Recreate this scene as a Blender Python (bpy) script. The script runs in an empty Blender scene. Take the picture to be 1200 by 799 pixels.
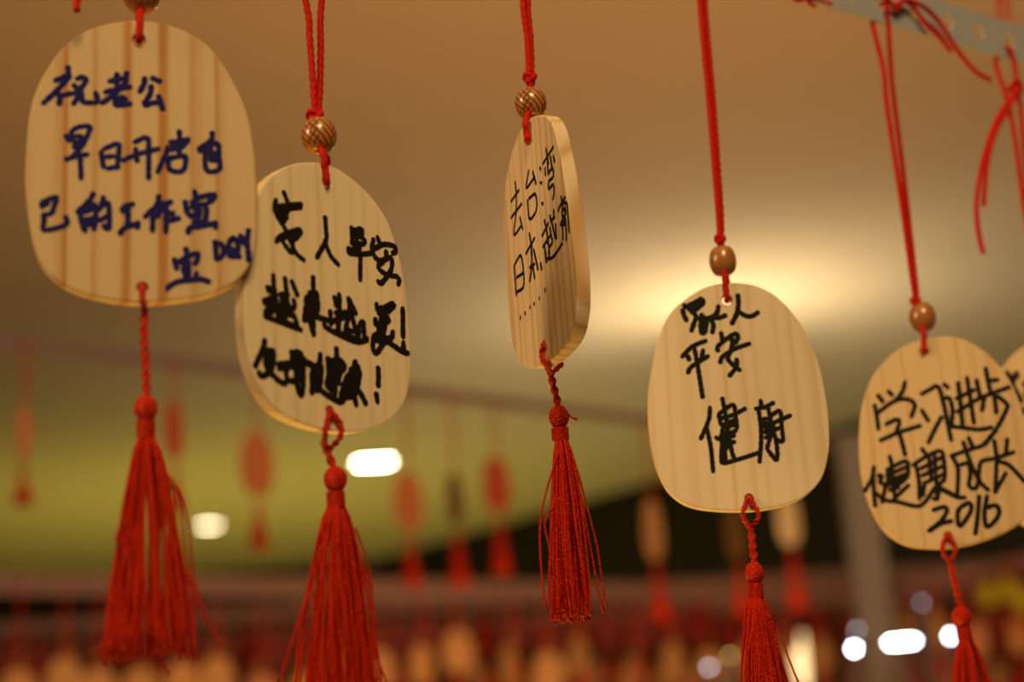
import bpy, bmesh, math, random
from mathutils import Vector, Matrix
from mathutils.geometry import intersect_line_plane
random.seed(7)
SC = bpy.context.scene
COL = SC.collection
V = Vector
# ------------------------------------------------------------------ camera
F = 2000.0
W, H = 1200.0, 799.0
CAM = V((0, 0, 1.6))
w_ = V((64 - 600, 400 + 7180, -F)).normalized()        # world up seen in camera axes
fy = V((0, 0, -1)) - w_ * w_.dot(V((0, 0, -1))); fy.normalize()
fx = fy.cross(w_)
ROT = Matrix((fx, fy, w_))                              # camera -> world
cd = bpy.data.cameras.new('camera'); cam = bpy.data.objects.new('camera', cd); COL.objects.link(cam)
cam.matrix_world = Matrix.Translation(CAM) @ ROT.to_4x4()
cd.sensor_width = 36; cd.lens = 60; cd.clip_start = 0.02; cd.clip_end = 100
cd.dof.use_dof = True; cd.dof.focus_distance = 0.472; cd.dof.aperture_fstop = 7.7
cd.dof.aperture_blades = 0
SC.camera = cam
# ------------------------------------------------------------------ world, exposure
SC.view_settings.view_transform = 'Standard'; SC.view_settings.look = 'None'
SC.view_settings.exposure = 0.0; SC.view_settings.gamma = 1; SC.view_settings.use_curve_mapping = False
wd = bpy.data.worlds.new('world'); SC.world = wd; wd.use_nodes = True
wd.node_tree.nodes['Background'].inputs[0].default_value = (0.9, 0.55, 0.3, 1)
wd.node_tree.nodes['Background'].inputs[1].default_value = 0.02


def light(name, kind, loc, power, color, size=0.1, target=None, sizey=None, spread=None, spot=None, blend=0.5):
    d = bpy.data.lights.new(name, kind); d.energy = power; d.color = color
    if kind == 'AREA':
        d.size = size
        if sizey: d.shape = 'RECTANGLE'; d.size_y = sizey
        if spread: d.spread = spread
    else:
        d.shadow_soft_size = size
    if kind == 'SPOT':
        d.spot_size = spot; d.spot_blend = blend
    o = bpy.data.objects.new(name, d); COL.objects.link(o); o.location = loc
    if target is not None:
        o.rotation_euler = (V(target) - V(loc)).to_track_quat('-Z', 'Y').to_euler()
    return o


CEIL = 3.1
light('key_light', 'AREA', (0.25, -0.75, 2.75), 19, (1.0, 0.72, 0.36), 0.5, target=(0, 0.5, 1.75))
light('left_fill_light', 'AREA', (-1.5, -0.1, 2.3), 13, (1.0, 0.66, 0.34), 0.4, target=(0, 0.5, 1.75))  # unseen fill added at the left to brighten the edge-on plaque
light('below_fill_light', 'AREA', (-0.1, 0.75, 1.15), 4.3, (1.0, 0.60, 0.14), 0.35, target=(0.0, 0.5, 1.8))  # fill added from below to brighten the bottom edges of the boards
light('near_ceiling_fill', 'AREA', (0.3, 2.6, 1.0), 23, (1.0, 0.42, 0.12), 1.4, target=(0.3, 3.6, 3.1))  # hidden fill added below the frame to turn the near ceiling orange
light('far_ceiling_fill', 'AREA', (-1.4, 8.2, 1.2), 22, (1.0, 0.78, 0.11), 2.4, target=(-1.3, 9.2, 3.1))  # hidden fill added for the yellow-olive tone of the far ceiling
light('middle_ceiling_fill', 'AREA', (0.5, 6.3, 1.2), 9, (1.0, 0.77, 0.36), 1.6, target=(0.4, 7.2, 3.1))  # extra unseen fill, lifts the dim ceiling between glow and far end
light('aisle_light', 'AREA', (-0.2, 1.6, 2.95), 2.0, (1.0, 0.62, 0.30), 0.5, target=(0.1, 3.4, 1.7))


# ------------------------------------------------------------------ maths helpers
def ray(px, py):
    return (ROT @ V(((px - W / 2) / F, (H / 2 - py) / F, -1)))


def P(px, py, d):                                        # point at depth d along the view axis
    return CAM + ray(px, py) * d


def hit(px, py, p0, n):
    r = ray(px, py)
    return CAM + r * ((p0 - CAM).dot(n) / r.dot(n))


def Z_at(px, py, z):
    r = ray(px, py)
    return CAM + r * ((z - CAM.z) / r.z)


def catmull(pts, sub=4, closed=False):
    n = len(pts)
    if n < 3: 
        a, b = pts[0], pts[-1]
        return [a.lerp(b, i / sub) for i in range(sub + 1)]
    out = []
    rng = range(n if closed else n - 1)
    for i in rng:
        if closed:
            p0, p1, p2, p3 = pts[(i - 1) % n], pts[i], pts[(i + 1) % n], pts[(i + 2) % n]
        else:
            p1, p2 = pts[i], pts[i + 1]
            p0 = pts[i - 1] if i > 0 else p1 * 2 - p2
            p3 = pts[i + 2] if i + 2 < n else p2 * 2 - p1
        for k in range(sub):
            t = k / sub
            out.append(0.5 * ((2 * p1) + (p2 - p0) * t + (2 * p0 - 5 * p1 + 4 * p2 - p3) * t * t + (3 * p1 - p0 - 3 * p2 + p3) * t ** 3))
    if not closed: out.append(pts[-1].copy())
    return out


def resample(pts, step):
    L = [0]
    for a, b in zip(pts, pts[1:]): L.append(L[-1] + (b - a).length)
    n = max(2, int(L[-1] / step) + 1)
    out = []; j = 0
    for i in range(n):
        s = L[-1] * i / (n - 1)
        while j < len(L) - 2 and L[j + 1] < s: j += 1
        t = (s - L[j]) / max(1e-9, L[j + 1] - L[j])
        out.append(pts[j].lerp(pts[j + 1], t))
    return out


# ------------------------------------------------------------------ materials
def mat(name, color, rough=0.6, spec=0.4, emit=None, estr=0, sheen=0, noise=None, bump=None, metal=0, coat=0, stint=None):
    m = bpy.data.materials.new(name); m.use_nodes = True
    nt = m.node_tree; b = nt.nodes['Principled BSDF']
    b.inputs['Base Color'].default_value = (*color, 1)
    b.inputs['Roughness'].default_value = rough
    b.inputs['Specular IOR Level'].default_value = spec
    b.inputs['Metallic'].default_value = metal
    b.inputs['Coat Weight'].default_value = coat
    if stint: b.inputs['Specular Tint'].default_value = (*stint, 1)
    if sheen: b.inputs['Sheen Weight'].default_value = sheen; b.inputs['Sheen Tint'].default_value = (*[min(1, c * 2 + .1) for c in color], 1)
    if emit: b.inputs['Emission Color'].default_value = (*emit, 1); b.inputs['Emission Strength'].default_value = estr
    if noise:
        sc, amt = noise
        tc = nt.nodes.new('ShaderNodeTexCoord'); nz = nt.nodes.new('ShaderNodeTexNoise')
        nz.inputs['Scale'].default_value = sc; nz.inputs['Detail'].default_value = 4
        mx = nt.nodes.new('ShaderNodeMix'); mx.data_type = 'RGBA'
        mx.inputs[6].default_value = (*[c * (1 - amt) for c in color], 1)
        mx.inputs[7].default_value = (*[min(1, c * (1 + amt)) for c in color], 1)
        nt.links.new(tc.outputs['Object'], nz.inputs['Vector']); nt.links.new(nz.outputs['Fac'], mx.inputs[0])
        nt.links.new(mx.outputs[2], b.inputs['Base Color'])
        if bump:
            bp = nt.nodes.new('ShaderNodeBump'); bp.inputs['Strength'].default_value = bump; bp.inputs['Distance'].default_value = 0.002
            nt.links.new(nz.outputs['Fac'], bp.inputs['Height']); nt.links.new(bp.outputs[0], b.inputs['Normal'])
    return m


def wood(name, light_c, dark_c, rings=900.0, off=(0.21, 0.0, -0.06), contrast=0.5, wide=0.0, seed=0.0):
    """solid pine: growth rings around a far axis, so the face shows stripes and the edge shows wide curves"""
    m = bpy.data.materials.new(name); m.use_nodes = True
    nt = m.node_tree; N = nt.nodes; L = nt.links; b = N['Principled BSDF']
    b.inputs['Roughness'].default_value = 0.62; b.inputs['Specular IOR Level'].default_value = 0.25
    tc = N.new('ShaderNodeTexCoord')
    mp = N.new('ShaderNodeMapping'); mp.inputs['Location'].default_value = off
    L.new(tc.outputs['Object'], mp.inputs['Vector'])
    # slow wander of the rings along the height
    nz = N.new('ShaderNodeTexNoise'); nz.inputs['Scale'].default_value = 14; nz.inputs['Detail'].default_value = 1
    mq = N.new('ShaderNodeMapping'); mq.inputs['Scale'].default_value = (1.6, 0.25, 1.0); mq.inputs['Location'].default_value = (seed, seed * 2, 0)
    L.new(tc.outputs['Object'], mq.inputs['Vector']); L.new(mq.outputs[0], nz.inputs['Vector'])
    sep = N.new('ShaderNodeSeparateXYZ'); L.new(mp.outputs[0], sep.inputs[0])
    def M(op, a, b_=None, c=None):
        n = N.new('ShaderNodeMath'); n.operation = op
        for i, v in enumerate((a, b_, c)):
            if v is None: continue
            if isinstance(v, (int, float)): n.inputs[i].default_value = v
            else: L.new(v, n.inputs[i])
        return n.outputs[0]
    r2 = M('ADD', M('MULTIPLY', sep.outputs[0], sep.outputs[0]), M('MULTIPLY', sep.outputs[2], sep.outputs[2]))
    r = M('SQRT', r2)
    r = M('ADD', r, M('MULTIPLY', M('SUBTRACT', nz.outputs['Fac'], 0.5), 0.010))
    nz1 = N.new('ShaderNodeTexNoise'); nz1.noise_dimensions = '1D'; nz1.inputs['Scale'].default_value = 180; nz1.inputs['Detail'].default_value = 1
    L.new(r, nz1.inputs['W'])
    ph = M('ADD', M('MULTIPLY', r, rings), M('MULTIPLY', nz1.outputs['Fac'], 5.0))
    s = M('MULTIPLY_ADD', M('SINE', ph), 0.5, 0.5)
    s = M('POWER', s, 3.0)
    # each ring differs in strength
    nz2 = N.new('ShaderNodeTexNoise'); nz2.noise_dimensions = '1D'; nz2.inputs['Scale'].default_value = 90; nz2.inputs['Detail'].default_value = 2
    L.new(M('ADD', r, seed), nz2.inputs['W'])
    s = M('MULTIPLY', s, M('MULTIPLY_ADD', nz2.outputs['Fac'], 2.2, -0.4)) 
    fib = N.new('ShaderNodeTexNoise'); fib.inputs['Scale'].default_value = 1; fib.inputs['Detail'].default_value = 3
    mf = N.new('ShaderNodeMapping'); mf.inputs['Scale'].default_value = (1800, 60, 1800)
    L.new(tc.outputs['Object'], mf.inputs['Vector']); L.new(mf.outputs[0], fib.inputs['Vector'])
    fac = M('ADD', M('MULTIPLY', s, contrast), M('MULTIPLY', M('SUBTRACT', fib.outputs['Fac'], 0.5), 0.30))
    cl = N.new('ShaderNodeClamp'); L.new(fac, cl.inputs[0])
    mx = N.new('ShaderNodeMix'); mx.data_type = 'RGBA'
    mx.inputs[6].default_value = (*light_c, 1); mx.inputs[7].default_value = (*dark_c, 1)
    L.new(cl.outputs[0], mx.inputs[0]); L.new(mx.outputs[2], b.inputs['Base Color'])
    bp = N.new('ShaderNodeBump'); bp.inputs['Strength'].default_value = 0.15; bp.inputs['Distance'].default_value = 0.0002
    L.new(fib.outputs['Fac'], bp.inputs['Height']); L.new(bp.outputs[0], b.inputs['Normal'])
    return m


def bead_mat(name, engraved):
    m = bpy.data.materials.new(name); m.use_nodes = True
    nt = m.node_tree; N = nt.nodes; L = nt.links; b = N['Principled BSDF']
    b.inputs['Roughness'].default_value = 0.28; b.inputs['Coat Weight'].default_value = 0.5; b.inputs['Coat Roughness'].default_value = 0.12
    tc = N.new('ShaderNodeTexCoord')
    if engraved:
        sep = N.new('ShaderNodeSeparateXYZ'); L.new(tc.outputs['Object'], sep.inputs[0])
        def M(op, a, b_=None, c=None):
            n = N.new('ShaderNodeMath'); n.operation = op
            for i, v in enumerate((a, b_, c)):
                if v is None: continue
                if isinstance(v, (int, float)): n.inputs[i].default_value = v
                else: L.new(v, n.inputs[i])
            return n.outputs[0]
        ang = M('ARCTAN2', sep.outputs[1], sep.outputs[0]); z = M('MULTIPLY', sep.outputs[2], 270.0)
        a = M('MULTIPLY', ang, 1.3)
        u = M('ADD', a, z); v = M('SUBTRACT', a, z)
        def line(x, k, w):
            f = M('FRACT', M('MULTIPLY', x, k)); f = M('ABSOLUTE', M('SUBTRACT', f, 0.5))
            return M('LESS_THAN', f, w)
        l1 = line(u, 1.7, .17); l2 = line(v, 1.7, .17)
        # the lattice fills one half of each panel, parallel chevrons the other
        pn = M('GREATER_THAN', M('SINE', M('MULTIPLY', ang, 4.0)), 0.0)
        g = M('MAXIMUM', M('MULTIPLY', M('MAXIMUM', l1, l2), pn), M('MULTIPLY', l1, M('SUBTRACT', 1.0, pn)))
        pole = M('LESS_THAN', M('ABSOLUTE', z), 1.0)
        g = M('MULTIPLY', g, pole)
        mx = N.new('ShaderNodeMix'); mx.data_type = 'RGBA'
        mx.inputs[6].default_value = (0.50, 0.20, 0.045, 1); mx.inputs[7].default_value = (0.16, 0.04, 0.012, 1)
        L.new(g, mx.inputs[0]); L.new(mx.outputs[2], b.inputs['Base Color'])
        bp = N.new('ShaderNodeBump'); bp.invert = True; bp.inputs['Strength'].default_value = 0.5; bp.inputs['Distance'].default_value = 0.0003
        L.new(g, bp.inputs['Height']); L.new(bp.outputs[0], b.inputs['Normal'])
    else:
        nz = N.new('ShaderNodeTexNoise'); nz.inputs['Scale'].default_value = 1; nz.inputs['Detail'].default_value = 3
        mf = N.new('ShaderNodeMapping'); mf.inputs['Scale'].default_value = (250, 250, 1500)
        L.new(tc.outputs['Object'], mf.inputs['Vector']); L.new(mf.outputs[0], nz.inputs['Vector'])
        mx = N.new('ShaderNodeMix'); mx.data_type = 'RGBA'
        mx.inputs[6].default_value = (0.27, 0.09, 0.02, 1); mx.inputs[7].default_value = (0.52, 0.20, 0.05, 1)
        L.new(nz.outputs['Fac'], mx.inputs[0]); L.new(mx.outputs[2], b.inputs['Base Color'])
    return m


M_cord = mat('red_braided_cord', (0.50, 0.009, 0.004), 0.55, 0.3, stint=(1, .3, .15), noise=(900, .35), bump=.3)
M_thread = mat('red_silk_thread', (0.56, 0.012, 0.003), 0.32, 0.9, stint=(1, .28, .10), noise=(1500, .5), bump=.7)
M_black = mat('black_ink', (0.008, 0.006, 0.004), 0.7, 0.15)
M_blue = mat('blue_ink', (0.009, 0.007, 0.10), 0.7, 0.12)
M_bead_e = bead_mat('engraved_bead_wood', True)
M_bead_p = bead_mat('plain_bead_wood', False)
M_rail = mat('painted_grey_steel', (0.37, 0.37, 0.38), 0.5, 0.4, noise=(60, .06))
M_railb = mat('lilac_grey_steel', (0.22, 0.15, 0.17), 0.6, 0.3, noise=(60, .06))
M_plaster = mat('ceiling_plaster', (0.72, 0.67, 0.52), 0.9, 0.1, noise=(3, .03))
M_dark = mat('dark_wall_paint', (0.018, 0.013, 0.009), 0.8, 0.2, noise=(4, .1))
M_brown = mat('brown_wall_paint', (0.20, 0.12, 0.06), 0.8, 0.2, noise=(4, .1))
M_floor = mat('floor_tile', (0.22, 0.14, 0.08), 0.5, 0.4, noise=(5, .1))
M_bgwood = mat('pale_plaque_wood', (0.48, 0.29, 0.14), 0.6, 0.3, noise=(40, .15))
M_bgwood2 = mat('pinkish_plaque_wood', (0.50, 0.24, 0.16), 0.6, 0.3, noise=(40, .15))
M_bgdark = mat('dark_plaque_wood', (0.13, 0.07, 0.02), 0.6, 0.3, noise=(40, .15))
M_bgred = mat('red_lacquered_wood', (0.50, 0.08, 0.04), 0.5, 0.4, noise=(40, .15))
M_bgpink = mat('pale_red_printed_wood', (0.60, 0.20, 0.09), 0.5, 0.4, noise=(40, .2))
M_cream = mat('cream_board', (0.90, 0.80, 0.55), 0.5, 0.4, noise=(40, .05))
M_bgdred = mat('dark_red_lacquer', (0.16, 0.010, 0.006), 0.5, 0.3, noise=(40, .15))
M_leaf = mat('yellow_green_paper', (0.42, 0.45, 0.02), 0.6, 0.3, noise=(40, .15))


# ------------------------------------------------------------------ object helpers
def link(name, me, m=None, parent=None, mw=None):
    if m is not None and not me.materials: me.materials.append(m)
    o = bpy.data.objects.new(name, me); COL.objects.link(o)
    if mw is not None: o.matrix_world = mw
    if parent is not None:
        o.parent = parent
        o.matrix_parent_inverse = Matrix.Identity(4)
        o.matrix_basis = parent_world[parent].inverted() @ (mw if mw is not None else Matrix.Identity(4))
    parent_world[o] = mw.copy() if mw is not None else Matrix.Identity(4)
    return o


parent_world = {}


def empty(name, loc, label, cat, group=None, rz=0):
    o = bpy.data.objects.new(name, None); COL.objects.link(o)
    o.empty_display_size = 0.01
    mw = Matrix.Translation(loc) @ Matrix.Rotation(rz, 4, 'Z')
    o.matrix_world = mw; parent_world[o] = mw
    o['label'] = label; o['category'] = cat
    if group: o['group'] = group
    return o


def mesh(name, vs, fs, smooth=True):
    me = bpy.data.meshes.new(name); me.from_pydata([tuple(v) for v in vs], [], fs); me.update()
    if smooth: me.polygons.foreach_set('use_smooth', [True] * len(me.polygons))
    return me


class MB:
    def __init__(s): s.v = []; s.f = []

    def tube(s, pts, r, sides=8, lobes=0, amp=0.0, twist=0.0, cap=True, rend=1.0):
        """tube along pts; lobes/amp/twist carve the strands of a twisted cord"""
        n = len(pts); base = len(s.v)
        t0 = (pts[1] - pts[0]).normalized()
        u = t0.cross(V((0.3, 1, 0.1))); 
        if u.length < 1e-3: u = t0.cross(V((1, 0, 0)))
        u.normalize(); L = 0
        for i, p in enumerate(pts):
            if i: L += (p - pts[i - 1]).length
            t = (pts[min(i + 1, n - 1)] - pts[max(i - 1, 0)])
            t = t.normalized() if t.length > 1e-9 else t0
            u = (u - t * u.dot(t)); u.normalize(); w = t.cross(u)
            rr = r(i / (n - 1)) if callable(r) else r
            if i == n - 1: rr *= rend
            for k in range(sides):
                a = 2 * math.pi * k / sides
                q = rr * (1 + (amp * math.cos(lobes * a - twist * L) if lobes else 0))
                s.v.append(p + (u * math.cos(a) + w * math.sin(a)) * q)
        for i in range(n - 1):
            for k in range(sides):
                a = base + i * sides + k; b = base + i * sides + (k + 1) % sides
                s.f.append((a, b, b + sides, a + sides))
        if cap:
            s.f.append(tuple(base + k for k in reversed(range(sides))))
            s.f.append(tuple(base + (n - 1) * sides + k for k in range(sides)))

    def box(s, c, sz, mt=None):
        c = V(c); base = len(s.v)
        for dx in (-.5, .5):
            for dy in (-.5, .5):
                for dz in (-.5, .5):
                    v = V((dx * sz[0], dy * sz[1], dz * sz[2])) + c
                    s.v.append(mt @ v if mt else v)
        for f in ((0, 1, 3, 2), (4, 6, 7, 5), (0, 4, 5, 1), (2, 3, 7, 6), (0, 2, 6, 4), (1, 5, 7, 3)):
            s.f.append(tuple(base + i for i in f))

    def lathe(s, prof, sides=20, mt=None, cap=False, wob=None):
        base = len(s.v); n = len(prof)
        for i, (r, z) in enumerate(prof):
            for k in range(sides):
                a = 2 * math.pi * k / sides
                rr = r * (1 + (wob * math.cos(a * 7 + i) if wob else 0))
                v = V((rr * math.cos(a), rr * math.sin(a), z))
                s.v.append(mt @ v if mt else v)
        for i in range(n - 1):
            for k in range(sides):
                a = base + i * sides + k; b = base + i * sides + (k + 1) % sides
                s.f.append((a, b, b + sides, a + sides))
        if cap:
            s.f.append(tuple(base + k for k in reversed(range(sides))))
            s.f.append(tuple(base + (n - 1) * sides + k for k in range(sides)))

    def build(s, name, m, parent=None, mw=None, smooth=True):
        """points are in world space; the mesh is stored relative to mw"""
        mw = mw if mw is not None else Matrix.Translation(sum(s.v, V()) / len(s.v))
        inv = mw.inverted()
        return link(name, mesh(name, [inv @ v for v in s.v], s.f, smooth), m, parent, mw)


def board_mesh(outline2d, holes, t, bev=0.0004):
    cu = bpy.data.curves.new('board', 'CURVE'); cu.dimensions = '2D'; cu.fill_mode = 'BOTH'
    for loop in [outline2d] + holes:
        sp = cu.splines.new('POLY'); sp.points.add(len(loop) - 1); sp.use_cyclic_u = True
        for p, q in zip(sp.points, loop): p.co = (q[0], q[1], 0, 1)
    cu.extrude = t / 2 - bev; cu.bevel_depth = bev; cu.bevel_resolution = 2; cu.offset = -bev
    o = bpy.data.objects.new('tmp', cu); COL.objects.link(o)
    dg = bpy.context.evaluated_depsgraph_get()
    me = bpy.data.meshes.new_from_object(o.evaluated_get(dg))
    bpy.data.objects.remove(o); bpy.data.curves.remove(cu)
    me.polygons.foreach_set('use_smooth', [False] * len(me.polygons))
    return me


def ribbon(mb2, pts2, w, z0, z1):
    """one pen stroke: a thin capsule-ended layer of ink in board coordinates"""
    pts = resample(catmull(pts2, 5), w * 0.35) if len(pts2) > 1 else pts2
    n = len(pts); left = []; right = []
    for i, p in enumerate(pts):
        t = pts[min(i + 1, n - 1)] - pts[max(i - 1, 0)]
        t = t.normalized() if t.length > 1e-9 else V((1, 0))
        nn = V((-t.y, t.x))
        wv = w / 2 * (1 + 0.10 * math.sin(i * 1.7 + p.x * 900) + 0.05 * math.sin(i * 3.1))
        left.append(p + nn * wv); right.append(p - nn * wv)
    def arc(c, a, b, d):
        r = (a - c); out = []
        for k in range(1, 5):
            th = math.pi * k / 5 * d
            out.append(c + V((r.x * math.cos(th) - r.y * math.sin(th), r.x * math.sin(th) + r.y * math.cos(th))))
        return out
    end = arc(pts[-1], left[-1], right[-1], -1)
    start = arc(pts[0], right[0], left[0], -1)
    # body quads
    b = len(mb2.v)
    for l, r in zip(left, right):
        mb2.v += [V((l.x, l.y, z1)), V((r.x, r.y, z1))]
    for i in range(n - 1):
        mb2.f.append((b + 2 * i, b + 2 * i + 1, b + 2 * i + 3, b + 2 * i + 2))
    for cap, c0, c1 in ((end, b + 2 * (n - 1), b + 2 * (n - 1) + 1), (start, b + 1, b)):
        s = len(mb2.v)
        mb2.v += [V((q.x, q.y, z1)) for q in cap]
        mb2.f.append(tuple([c0] + [s + k for k in range(len(cap))] + [c1])[::-1])
    # edge skirt down to the wood
    loop = left + end + right[::-1] + start
    s = len(mb2.v)
    mb2.v += [V((q.x, q.y, z1)) for q in loop] + [V((q.x, q.y, z0)) for q in loop]
    m_ = len(loop)
    for k in range(m_):
        j = (k + 1) % m_
        mb2.f.append((s + k, s + j, s + m_ + j, s + m_ + k))


# ------------------------------------------------------------------ the room
def struct(name, mb, m):
    o = mb.build(name, m, smooth=False); o['kind'] = 'structure'; return o


def slab(name, a, b, z0, z1, m, th=0.1):
    a = V(a); b = V(b); d = (b - a).normalized(); nn = V((-d.y, d.x)) * th
    mb = MB()
    q = [a, b, b + nn, a + nn]
    mb.v = [V((p.x, p.y, z0)) for p in q] + [V((p.x, p.y, z1)) for p in q]
    mb.f = [(0, 1, 5, 4), (1, 2, 6, 5), (2, 3, 7, 6), (3, 0, 4, 7), (4, 5, 6, 7), (3, 2, 1, 0)]
    return struct(name, mb, m)


mb = MB(); mb.box((0, 4.2, -0.05), (10, 14.2, 0.1)); struct('floor', mb, M_floor)
mb = MB(); mb.box((0, 4.2, CEIL + 0.05), (10, 14.2, 0.1)); struct('ceiling', mb, M_plaster)
slab('wall_left', (-4.8, -2.6), (-4.8, 11.0), 0, CEIL, M_brown)
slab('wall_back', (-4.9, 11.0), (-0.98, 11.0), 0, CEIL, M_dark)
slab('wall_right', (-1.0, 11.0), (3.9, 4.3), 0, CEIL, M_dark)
slab('wall_side', (3.9, 4.3), (3.9, -2.6), 0, CEIL, M_brown)
slab('wall_front', (4.0, -2.6), (-4.9, -2.6), 0, CEIL, M_brown)


# ------------------------------------------------------------------ rails
def strip(name, A, B, height, pitch, hole_r, th, m, label, first=0.0, seg=10, holes=True):
    """perforated steel strip standing on edge between A and B; each cell has a round hole"""
    d = (B - A); L = d.length; d.normalize(); up = V((0, 0, 1)); nn = d.cross(up)
    n = int(L / pitch)
    mb = MB()
    for i in range(n):
        x0 = i * pitch; x1 = x0 + pitch; cx = (x0 + x1) / 2
        for side in (-.5, .5):
            b = len(mb.v); cs = []
            outer = []
            for k in range(16):
                a = 2 * math.pi * k / 16
                c, s_ = math.cos(a), math.sin(a)
                mxx = max(abs(c) / (pitch / 2), abs(s_) / (height / 2))
                outer.append((cx + c / mxx, s_ / mxx))
            # snap to the four corners
            for k, (sx, sy) in ((2, (1, 1)), (6, (-1, 1)), (10, (-1, -1)), (14, (1, -1))):
                outer[k] = (cx + sx * pitch / 2, sy * height / 2)
            inner = [(cx + math.cos(2 * math.pi * k / 16) * hole_r, math.sin(2 * math.pi * k / 16) * hole_r) for k in range(16)]
            for (x, z) in outer + inner:
                mb.v.append(A + d * x + up * z + nn * th * side)
            for k in range(16):
                j = (k + 1) % 16
                f = (b + k, b + j, b + 16 + j, b + 16 + k)
                mb.f.append(f if side > 0 else f[::-1])
        b1 = len(mb.v) - 32; b0 = b1 - 32
        for k in range(16):
            j = (k + 1) % 16
            mb.f.append((b0 + 16 + k, b0 + 16 + j, b1 + 16 + j, b1 + 16 + k))
            if k in (2, 3, 4, 5, 10, 11, 12, 13):
                mb.f.append((b0 + k, b1 + k, b1 + j, b0 + j))
    rt = Matrix.Identity(4)
    mw = Matrix.Translation(A + d * L / 2)
    o = mb.build(name, m, None, mw, smooth=False)
    return o


PA = P(1034, 4, 0.600)
UA = V((1, 0.73, 0)).normalized()                       # direction of the near rail
NA = V((0.73, -1, 0)).normalized()                      # its normal, towards the camera
PITCH = 0.017


def R(px, py): return hit(px, py, PA, NA)


def post(parent_name, x, y, z1, s, m, label):
    mb = MB(); mb.box((x, y, z1 / 2), (s, s, z1))
    e = empty(parent_name, (x, y, 0), label, 'post')
    mb.build('upright', m, e, smooth=False)
    mb2 = MB(); mb2.box((x, y, 0.004), (s * 3, s * 3, 0.008)); mb2.build('base_plate', m, e, smooth=False)
    mb3 = MB(); mb3.box((x, y, z1 + 0.004), (s * 1.2, s * 1.2, 0.008)); mb3.build('cap', m, e, smooth=False)
    return e


A0 = PA - UA * (PITCH * 34.5); A1 = PA + UA * (PITCH * 26.5)
o = strip('perforated_rail', A0, A1 + UA * 1e-5, 0.0155, PITCH, 0.0031, 0.0012, M_rail, '')
o['label'] = 'pale grey perforated steel rail at the top right with red cords tied through it'; o['category'] = 'rail'
for q, nm in ((A0 + UA * .004, 'left'), (A1 - UA * .004, 'right')):
    q2 = q - NA * 0.014
    post('rail_post', q2.x, q2.y, q2.z + 0.02, 0.025, M_rail, 'thin grey steel post holding the %s end of the near rail, out of frame' % nm)

# ------------------------------------------------------------------ near wish plaques
T = 0.0040
# writing: lists of text lines; each entry is (origin x, origin y, scale, pen px, strokes)
def ST(ox, oy, sc, pen, txt):
    out = []
    for s_ in txt.replace('\n', ' ').split(';'):
        s_ = s_.strip()
        if not s_: continue
        pts = [tuple(float(c) for c in q.split(',')) for q in s_.split()]
        out.append(([(ox + x / sc, oy + y / sc) for x, y in pts], pen))
    return out


W1 = [
 ST(40, 70, 7.5, 5.2, '''297,72 302,140; 190,182 310,138 230,240 85,380; 198,290 225,330 222,385; 240,315 340,295;
  380,168 430,152 455,180 425,235 370,290; 350,225 410,290 430,370 480,378 555,368 540,290; 405,300 348,385;
  728,130 725,210; 665,190 800,160; 812,120 800,200 720,290 600,380; 628,285 730,258 838,240; 715,320 715,395 780,398 840,388; 770,330 755,355; 725,352 800,345;
  972,165 965,215 930,280; 1045,165 1100,190; 1028,240 1020,300 968,400 1050,378 1105,385; 1095,325 1130,430'''),
 ST(70, 140, 9.983, 4.8, '''135,150 200,95 345,78 350,125 290,260 240,340; 78,195 110,250; 90,215 250,195 235,260 170,320; 170,320 270,290; 170,260 220,330 195,390; 80,465 200,430 325,408; 155,425 220,370; 240,440 250,690;
  485,385 510,550; 520,345 680,285 690,400 670,565; 520,440 630,430; 560,575 680,550;
  880,265 1025,212 1040,370 1040,690; 750,475 900,410 1150,345; 888,345 905,480''')
 + ST(170, 145, 9.983, 4.8, '''400,95 405,170; 295,215 400,205 505,180; 500,200 430,270 310,300; 400,200 398,330; 310,240 430,235; 262,275 245,350 150,560; 270,400 292,540 440,552 475,430 465,375 300,400;
  785,112 775,190 630,295; 640,320 700,285; 700,320 720,545 870,535 865,400 850,230 750,260; 765,300 775,430; 760,345 815,340; 770,400 825,395 820,430'''),
 ST(40, 215, 9.983, 5.0, '''92,262 102,218 260,160 240,250 200,350 110,370 118,430 122,545 370,482 372,395; 95,270 150,235;
  690,125 640,210 510,330; 530,315 570,500 600,555; 600,305 710,245 720,400 700,535; 565,430 700,405; 585,500 690,470; 590,335 700,290;
  810,165 790,250 755,310; 775,285 860,222 880,400 870,540 825,500; 775,430 835,390''')
 + ST(140, 215, 7.5, 5.2, '''32,240 35,208 112,182; 75,215 75,375; 8,435 40,395 162,350; 162,350 160,385;
  345,118 330,190 228,290; 295,240 290,410; 335,285 385,175; 385,190 450,163; 410,200 408,425; 415,262 468,262; 425,328 515,308;
  660,72 672,115; 578,168 600,260 640,290; 640,165 700,125 828,98 830,130 785,165; 640,205 740,185 765,250 750,340; 665,190 680,260 690,360; 645,285 700,275; 655,345 750,335; 605,425 612,392 700,378 842,348; 842,348 846,385; 695,200 705,265'''),
 ST(180, 260, 9.983, 5.0, '''380,322 390,380; 242,440 270,540; 292,470 400,405 510,368 520,420 485,490; 350,480 372,640; 410,470 408,680; 350,560 410,560; 500,600 495,670; 160,780 200,742 300,695 450,680 560,670 640,698;
  720,240 735,430; 720,242 790,262 825,325 800,400 740,430;
  930,185 885,240 872,330 900,400 955,400 985,330 982,240 930,185; 910,310 1000,408;
  1020,170 1050,240 1088,262; 1110,102 1095,220 1105,340 1112,440'''),
]
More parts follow.
